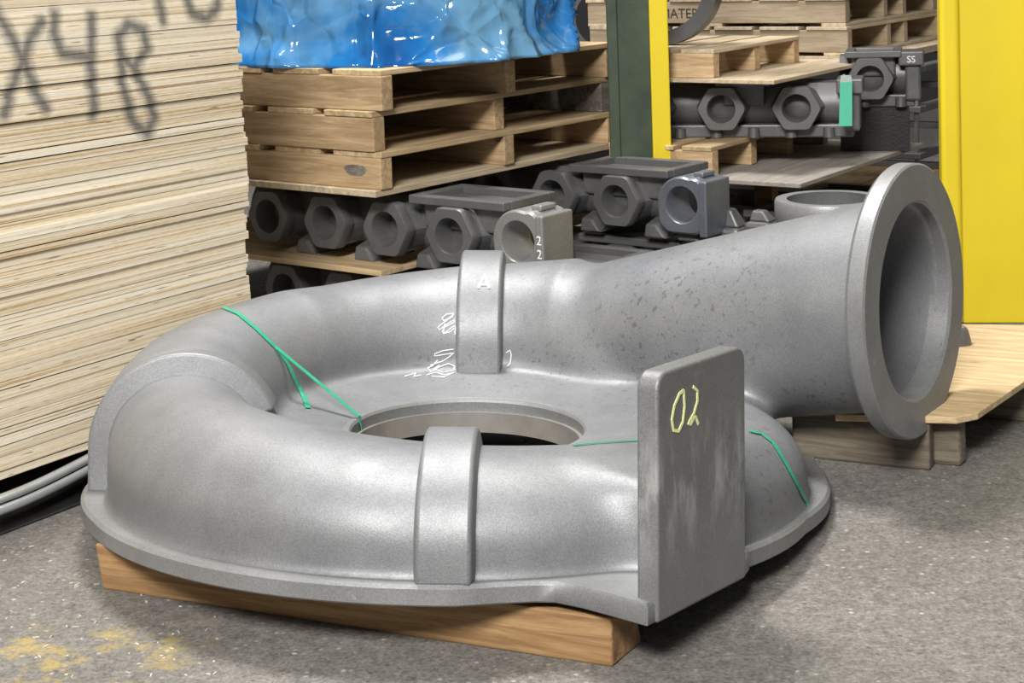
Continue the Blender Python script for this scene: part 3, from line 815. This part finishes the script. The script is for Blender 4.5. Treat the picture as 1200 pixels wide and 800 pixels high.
# blue plastic wrapped load
def blue_mat():
    t = NT('blue_plastic_film'); c = t.obj()
    n1 = t.tex('ShaderNodeTexNoise', c, 2.6, Detail=4.0, Roughness=0.55, Distortion=0.6)
    col = t.ramp(n1.outputs[0], [(0.34, (0.003, 0.055, 0.22)), (0.5, (0.012, 0.15, 0.42)), (0.66, (0.13, 0.31, 0.50))])
    t.base(col); t.set(Roughness=0.12, Specular_IOR_Level=0.65)
    dn = t.tex('ShaderNodeTexNoise', c, 3.0, Detail=2.0)
    ad = t.n.new('ShaderNodeVectorMath'); ad.operation = 'MULTIPLY_ADD'; t.link(dn.outputs['Color'], ad.inputs[0]); ad.inputs[1].default_value = (.16, .16, .16); t.link(c, ad.inputs[2])
    tot = None
    for sc, amp in ((5.0, 1.0), (11.0, 0.55)):
        vo = t.tex('ShaderNodeTexVoronoi', ad.outputs[0], sc); vo.feature = 'SMOOTH_F1'; vo.inputs['Smoothness'].default_value = 0.3
        df = t.n.new('ShaderNodeVectorMath'); df.operation = 'SUBTRACT'; t.link(ad.outputs[0], df.inputs[0]); t.link(vo.outputs['Position'], df.inputs[1])
        cc_ = t.n.new('ShaderNodeVectorMath'); cc_.operation = 'SUBTRACT'; t.link(vo.outputs['Color'], cc_.inputs[0]); cc_.inputs[1].default_value = (.5, .5, .5)
        dp = t.n.new('ShaderNodeVectorMath'); dp.operation = 'DOT_PRODUCT'; t.link(df.outputs[0], dp.inputs[0]); t.link(cc_.outputs[0], dp.inputs[1])
        h = t.math('MULTIPLY', dp.outputs['Value'], amp); tot = h if tot is None else t.math('ADD', tot, h)
    t.bump(tot, 0.5, 0.7)
    return t.m
M['blue'] = blue_mat()
bag = scaled(empty('wrapped_load', pile1(-.50, .45, zz), RZ1)); tag(bag, 'bulky load wrapped in shiny crumpled blue plastic on the top pallet', 'wrapped load')
def bag_mesh():
    b = MB(); NU, NV_ = 220, 70
    def ridge(p, s): return (1 - min(1, abs(mnoise.noise(p * s)) * 2.2))**3
    for j in range(NV_ + 1):
        f = j / NV_
        for i in range(NU):
            a = 2 * math.pi * i / NU; cx, sy = math.cos(a), math.sin(a)
            k = (abs(cx)**3.2 + abs(sy)**3.2)**(-1 / 3.2)
            hx, hy = .62, .405
            taper = 1.0 - .10 * f**1.5 - (0.45 * max(0, (f - .80) / .2)**2)
            flare = .03 * max(0, 1 - f * 9)
            x, y, z = cx * k * hx * taper, sy * k * hy * taper, f * .62 + .0
            p = Vector((x * 1.0, y * 1.0, z * .55))
            q = p + Vector((mnoise.noise(p * 3), mnoise.noise(p * 3 + Vector((9, 0, 0))), 0)) * .12
            d = .06 * mnoise.noise(p * 2.6 + Vector((3, 1, 0))) + .030 * ridge(q, 3.2) + .020 * ridge(q + Vector((4, 4, 1)), 6.0) + .008 * ridge(q + Vector((0, 5, 2)), 13.0) - .03
            rr = 1 + (d + flare) / .5
            if j == 0: z = 0
            b.v.append((x * rr, y * rr, z))
    for j in range(NV_):
        for i in range(NU):
            i2 = (i + 1) % NU; b.f.append((j * NU + i, j * NU + i2, (j + 1) * NU + i2, (j + 1) * NU + i))
    b.f.append(tuple(NV_ * NU + i for i in range(NU))); b.f.append(tuple(reversed(range(NU))))
    return b
bag_mesh().build('plastic_film', M['blue'], bag, smooth=True)

# ------------------------------------------------------------------ green column with yellow edge, yellow guard
cl = atd(716, 150, 5.05); crr = atd(764, 150, 5.05)
gc = empty('steel_column', (float(cl[0]), float(cl[1]), 0), 0); tag(gc, 'dark green steel column with a yellow painted edge behind the pallets', 'column')
wd_ = float(crr[0] - cl[0])
MB().box(0, wd_, 0, .012, 0, 4).build('web', M['green'], gc, bevel=.002)
MB().box(-.004, .028, -.010, .012, 0, 4).build('flange', M['green'], gc, bevel=.003)
MB().box(wd_, wd_ + .056, -.02, .012, 0, 4).build('yellow_edge', M['yellow'], gc, bevel=.004)
MB().box(wd_ + .02, wd_ + .032, .012, .16, 0, 4).build('rear_web', M['green'], gc)
yp = atd(1104, 300, 4.75)
yg = empty('yellow_guard', (float(yp[0]), float(yp[1]), 0), math.radians(-8)); tag(yg, 'tall yellow painted steel guard panel at the right edge', 'guard panel')
MB().box(0.012, .9, 0, .05, .0, 3.2).build('panel', M['yellow'], yg, bevel=.004)
MB().box(0, .055, -.028, .05, .0, 3.2).build('edge_post', M['yellow'], yg, bevel=.014, seg=5)

# ------------------------------------------------------------------ right pallet with plywood board
rA, rB = onz(950, 537, 0), onz(1090, 552, 0)
RZR = math.atan2(rB[1] - rA[1], rB[0] - rA[0])
rp = empty('pallet', tuple(rB), RZR); tag(rp, 'low pallet at the right with a bare plywood top beside the outlet flange', 'pallet')
MB().box(-.30, 0, 0, .042, 0, .105).build('runner', M['lumber_grey'], rp, bevel=.006)
MB().quadbox([(-.02, .05, .0), (.055, .05, 0), (.06, .09, 0), (-.02, .09, 0), (-.02, .045, .105), (.05, .045, .105), (.06, .09, .105), (-.02, .09, .105)]).build('corner_block', M['lumber_grey'], rp, bevel=.008)
MB().box(-.13, .145, .42, .46, 0, .105).build('runner', M['lumber_grey'], rp, bevel=.006)
MB().box(-.06, .215, .80, .84, 0, .105).build('runner', M['lumber_grey'], rp, bevel=.006)
cc = onz(1138, 489, .12); c1 = onz(1200, 447, .12); c2 = onz(1128, 371, .12); c3 = onz(1200, 377, .12); cf = onz(1010, 486, .12)
e1 = (c1 - cc) / np.linalg.norm(c1 - cc); e2 = (c3 - c2) / np.linalg.norm(c3 - c2); e3 = (cf - cc) / np.linalg.norm(cf - cc)
inv = rp.matrix_basis.inverted() if False else (Matrix.Translation(Vector(rB)) @ Matrix.Rotation(RZR, 4, 'Z')).inverted()
pts = [cc + e3 * .012, cc + e1 * .03, cc + e1 * .95, c2 + (c2 - c3) * 6 * .9, cc + e3 * .75]
poly = [tuple((inv @ Vector(tuple(p)))[:2]) for p in (cc + e3 * .03, cc + e1 * .04, cc + e1 * .93, cc + e1 * .93 + e3 * .46, cc + e3 * .28)]
MB().prism(poly, lambda p, z: (p[0], p[1], z), .105, .120).build('plywood_top', M['ply'], rp, bevel=.002)
kp = onz(1121, 402, .12)
kn = empty('small_casting', tuple(kp)); tag(kn, 'small grey cast cup standing on the plywood behind the outlet flange', 'casting')
lathe_part('cup', [(.001, 0), (.036, 0), (.034, .012), (.028, .035), (.022, .042), (.001, .042)], M['cast_edge'], kn, 32)

# ------------------------------------------------------------------ right background pile
K2 = atd(835, 207, 4.95)
def pile2(x, y, z): return tuple(np.array([K2[0], K2[1], 0]) + GX * x + GY * y + np.array([0, 0, z]))
zb = float(K2[2])                                   # underside of the middle skid
skid('pallet', pile2(.14, .10, 0), GA, .60, .8, seed=31, bottom=1, label='floor pallet in the dark below the right background castings', nb=5)
manifold(pile2(-.05, .14, .1155), GA, 'grey casting in the lowest layer behind the second hex-port casting', end=False, xs=(-.21, 0, .21), x0=-.3)
manifold(pile2(-.05, .55, .1155), GA, 'grey casting in the lowest layer far behind the outlet pipe', end=False, xs=(-.21, 0, .21), x0=-.3)
for x in (-.40, .02):
    t = empty('spacer_block', pile2(x, .36, .1155), GA); tag(t, 'wooden spacer under the dusty plywood, %s one' % ('hidden left' if x < 0 else 'right'), 'block')
    MB().box(-.06, 0, .0, .05, 0, zb - .014 - .1155).build('block_body', M['lumber'], t)
ply_board('plywood_board', pile2(0, 0, zb - .014), GA, -.36, .30, -.03, .95, .013, M['ply_grey'], 'dusty plywood board below the right background pallet, above the pipe')
skid('pallet', pile2(0, 0, zb), GA, .36, .85, sh=.075, deck=.014, seed=33, label='small pallet on dusty plywood carrying the hex-port casting with green tag', nb=3, rows=(0, .33, .66, 1))
zt = zb + .0895
RZ2 = math.radians(-14)
mp = atd(845, 132, 5.12)
manifold((float(mp[0]), float(mp[1]), zt), RZ2, 'grey hex-port casting between two pallets right of the yellow column edge', xs=(-.23, 0, .23), ring=.46, end=False, pitch=.23, frame=(-.02, .15), x0=-.33, base='rail')
p3 = atd(1020, 118, 5.35)
bs = empty('plinth_block', (float(p3[0]), float(p3[1]) + .0, zb), math.radians(-14)); tag(bs, 'dark packing block under the casting right of the green tag', 'block')
MB().box(-.10, .12, .06, .20, 0, .145).build('block_body', M['black'], bs)
mf3 = manifold((float(p3[0]), float(p3[1]), zb + .145), math.radians(-14), 'short grey hex-port casting to the right of the hanging green tag', xs=(0,), ring=.20, end=False, pitch=.12, frame=(-.08, .10), x0=-.10, base='rail')
text_part('painted_mark', 'SS', .030, (.20 + .06 - .13, .0195, .146), (math.pi / 2, 0, 0), M['chalk_w'], mf3, 'white painted characters')
tp_ = atd(991, 120, 4.99)
tg_ = empty('tag', (float(tp_[0]), float(tp_[1]), float(tp_[2])), math.radians(-6)); tag(tg_, 'green paper tag hanging between the right background castings', 'tag')
MB().quadbox([(-.021, 0, -.072), (.018, 0, -.072), (.018, .002, -.072), (-.021, .002, -.072), (-.016, -.004, .062), (.020, -.004, .062), (.020, -.002, .062), (-.016, -.002, .062)]).build('card', M['tag'], tg_)
MB().quadbox([(-.016, -.004, .062), (.020, -.004, .062), (.020, -.002, .062), (-.016, -.002, .062), (-.012, .003, .082), (.018, .003, .082), (.018, .005, .082), (-.012, .005, .082)]).build('printed_end', M['tag_grey'], tg_)
MB().box(-.002, .004, .004, .06, .066, .080).build('tie', M['tag_grey'], tg_)
zp = zt + .186
ply_board('plywood_board', pile2(0, 0, zp), GA, -.36, .18, .06, .85, .012, M['pale_y'], 'pale plywood board lying on the right background hex-port casting')
K2b = atd(822, 89, 5.0)
skid('pallet', pile2(-.035, .09, zp + .012), GA, .40, .62, sh=.075, deck=.013, seed=35, mats=('pallet_x', 'pale_y'), label='small pallet right of the yellow column edge, below the upright ring', nb=3)
zr = zp + .012 + .0885
rg = empty('ring_casting', pile2(-.30, .26, zr), math.radians(62)); tag(rg, 'dark ring casting standing upright on the small pallet by the yellow column edge', 'casting')
rings = []
for i in range(64):
    a = 2 * math.pi * i / 64
    rings.append([(d, r * math.cos(a), .20 + r * math.sin(a)) for r, d in ((.155, -.03), (.20, -.03), (.20, .03), (.155, .03))])
MB().loft(rings, wrap=True).build('ring_body', M['iron'], rg, auto=40)
rg2p = atd(700, 40, 6.0)
# far pallets
K3 = atd(994, 66, 6.3)
def pile3(x, y, z): return tuple(np.array([K3[0], K3[1], 0]) + GX * x + GY * y + np.array([0, 0, z]))
z3 = float(K3[2])
skid('pallet', pile3(.1, 0, 0), GA, 1.2, 1.0, seed=41, bottom=1, label='far floor pallet in the dark under the far castings', nb=5)
# frames on rods below the far pallets
def rod_rack(loc, rz, label, lx, ly, h, levels):
    r = empty('casting_rack', loc, rz); tag(r, label, 'rack')
    for k in range(levels):
        z = h * k / (levels - 1) if levels > 1 else 0
        z = min(z, h - .025)
        fr = MB()
        for a in ((-lx, 0, 0, .05), (-lx, 0, ly - .05, ly), (-lx, -lx + .05, .05, ly - .05), (-.05, 0, .05, ly - .05)): fr.box(*a, z, z + .025)
        fr.build('shelf_frame', M['iron'], r, bevel=.004)
    for x in (-.025, -lx + .025, -lx / 2):
        for y in (.025, ly - .025):
            lathe_part('rod', [(.002, .025), (.009, .025), (.009, h - .025), (.002, h - .025)], M['iron_light'], r, 10, (x, y, 0))
    return r
rod_rack(pile3(.30, -.05, .1155), GA, 'grey metal rack of frames and thin rods at far right', 1.1, 1.0, z3 - .03 - .1155, 4)
ply_board('plywood_board', pile3(0, 0, z3 - .03), GA, -1.1, .10, -.02, 1.1, .029, M['pale_y'], 'pale board under the far pallets above the metal rack')
zz3 = z3
for i, lab in enumerate(('lowest far pallet with a stencilled side, beside the yellow guard', 'second far pallet with a stencilled side, beside the yellow guard', 'third far pallet cut off by the top of the picture', )):
    r = skid('pallet', pile3(-.01 * i, .005 * i, zz3), GA, 1.15, 1.0, sh=.086, deck=.013, seed=50 + i, mats=('pale_x', 'pale_y'), bottom=1, label=lab, nb=6, rows=(0, .42, .62, 1))
    zz3 += .1125
    if i < 2:
        # stencilled word on the stringer side
        cu = bpy.data.curves.new('stencil', 'FONT'); cu.body = 'MATERC' if i else 'MATEC 9'
        cu.size = .055; cu.extrude = .0006; cu.align_x = 'LEFT'
        to = bpy.data.objects.new('stencil_tmp', cu); COL.objects.link(to)
        dg = bpy.context.evaluated_depsgraph_get(); me2 = bpy.data.meshes.new_from_object(to.evaluated_get(dg)); bpy.data.objects.remove(to)
        me2.materials.clear(); me2.materials.append(M['ink'])
        so = bpy.data.objects.new('stencil_text', me2); COL.objects.link(so); so.parent = r
        so.location = (-.80, -.0008, .035); so.rotation_euler = (math.pi / 2, 0, 0)
# jagged silver castings on the rack, right of the far pallets
def rough_block(loc, rz, label, sx, sy, sz, mat, seed):
    r = empty('rough_casting', loc, rz); tag(r, label, 'casting')
    bm = bmesh.new(); bmesh.ops.create_cube(bm, size=1); bmesh.ops.subdivide_edges(bm, edges=bm.edges, cuts=9, use_grid_fill=True)
    for v in bm.verts:
        p = Vector((v.co.x * sx, v.co.y * sy, (v.co.z + .5) * sz))
        if v.co.z > -.45:
            d = mnoise.noise(Vector((p.x * 30 + seed, p.y * 30, p.z * 30))) * .018; p += v.co.normalized() * d
        v.co = p
    me = bpy.data.meshes.new('cast_lump'); bm.to_mesh(me); bm.free(); me.materials.append(mat)
    o = bpy.data.objects.new('cast_lump', me); COL.objects.link(o); o.parent = r
    return r

# ------------------------------------------------------------------ upright pipe ring and grey clutter behind the outlet pipe
pr = atd(972, 232, 4.05)
pz = float(pr[2])
po = empty('pipe_casting', (float(pr[0]), float(pr[1]), 0)); tag(po, 'open-topped round grey pipe casting standing behind the outlet pipe', 'casting')
lathe_part('pipe_wall', [(.112, .0), (.112, pz - .03), (.104, pz), (.131, pz), (.134, pz - .006), (.134, pz - .05), (.128, pz - .06), (.128, 0)], M['cast_edge'], po, 72)
lathe_part('pipe_foot', [(.128, 0), (.155, 0), (.155, .03), (.128, .03)], M['cast_edge'], po, 72)
def lump(px, py, d, sx, sy, h, label, mat='iron', rz=GA):
    q = atd(px, py, d)
    r = empty('rough_casting', (float(q[0]), float(q[1]), 0), rz); tag(r, label, 'casting')
    z = float(q[2])
    MB().quadbox([(-sx, -sy, 0), (sx, -sy, 0), (sx, sy, 0), (-sx, sy, 0), (-sx * .8, -sy * .8, z - h), (sx * .8, -sy * .8, z - h), (sx * .8, sy * .8, z - h), (-sx * .8, sy * .8, z - h)]).build('block', M[mat], r, bevel=.012)
    MB().quadbox([(-sx * .6, -sy * .5, z - h), (sx * .7, -sy * .5, z - h), (sx * .7, sy * .5, z - h), (-sx * .6, sy * .5, z - h), (-sx * .5, -sy * .3, z), (sx * .2, -sy * .3, z), (sx * .2, sy * .3, z), (-sx * .5, sy * .3, z)]).build('ridge', M[mat], r, bevel=.006)
lump(855, 244, 4.70, .06, .06, .05, 'dark wedge-topped casting just behind the grey pipe, right of the blue-tinted block')
lump(893, 246, 4.62, .05, .05, .03, 'dark casting beside the open round pipe, left of it')
for px, lab in ((705, 'round dark casting in the shade left of the green column'),):
    q = atd(px, 20, 7.4)
    r = empty('ring_casting', (float(q[0]), float(q[1]), 0), math.radians(10)); tag(r, lab, 'casting')
    rings = []
    zc = float(q[2])
    for i in range(48):
        a = 2 * math.pi * i / 48
        rings.append([(rr * math.cos(a), d, zc + rr * math.sin(a)) for rr, d in ((.13, -.05), (.19, -.05), (.19, .05), (.13, .05))])
    MB().loft(rings, wrap=True).build('ring_body', M['iron'], r, auto=40)
    MB().box(-.2, .2, -.1, .1, 0, zc - .19).build('stand', M['black'], r, bevel=.01)

# ------------------------------------------------------------------ wood chips on the floor
b = MB(); rnd = random.Random(5)
for i in range(70):
    x, y = rnd.uniform(0, 1), rnd.uniform(0, 1)
    q = onz(5 + 250 * x, 640 + 155 * y, 0)
    l, w_, a = rnd.uniform(.0015, .0055), rnd.uniform(.0007, .0018), rnd.uniform(0, 3.14)
    c_, s_ = math.cos(a), math.sin(a)
    pts = [(q[0] + dx * c_ - dy * s_, q[1] + dx * s_ + dy * c_) for dx, dy in ((-l, -w_), (l, -w_), (l, w_), (-l, w_))]
    b.quadbox([(*p, .0) for p in pts] + [(*p, .0015) for p in pts])
o = b.build('wood_splinters', M['chip']); o['kind'] = 'stuff'; tag(o, 'pale wood splinters scattered on the floor at lower left', 'splinters')
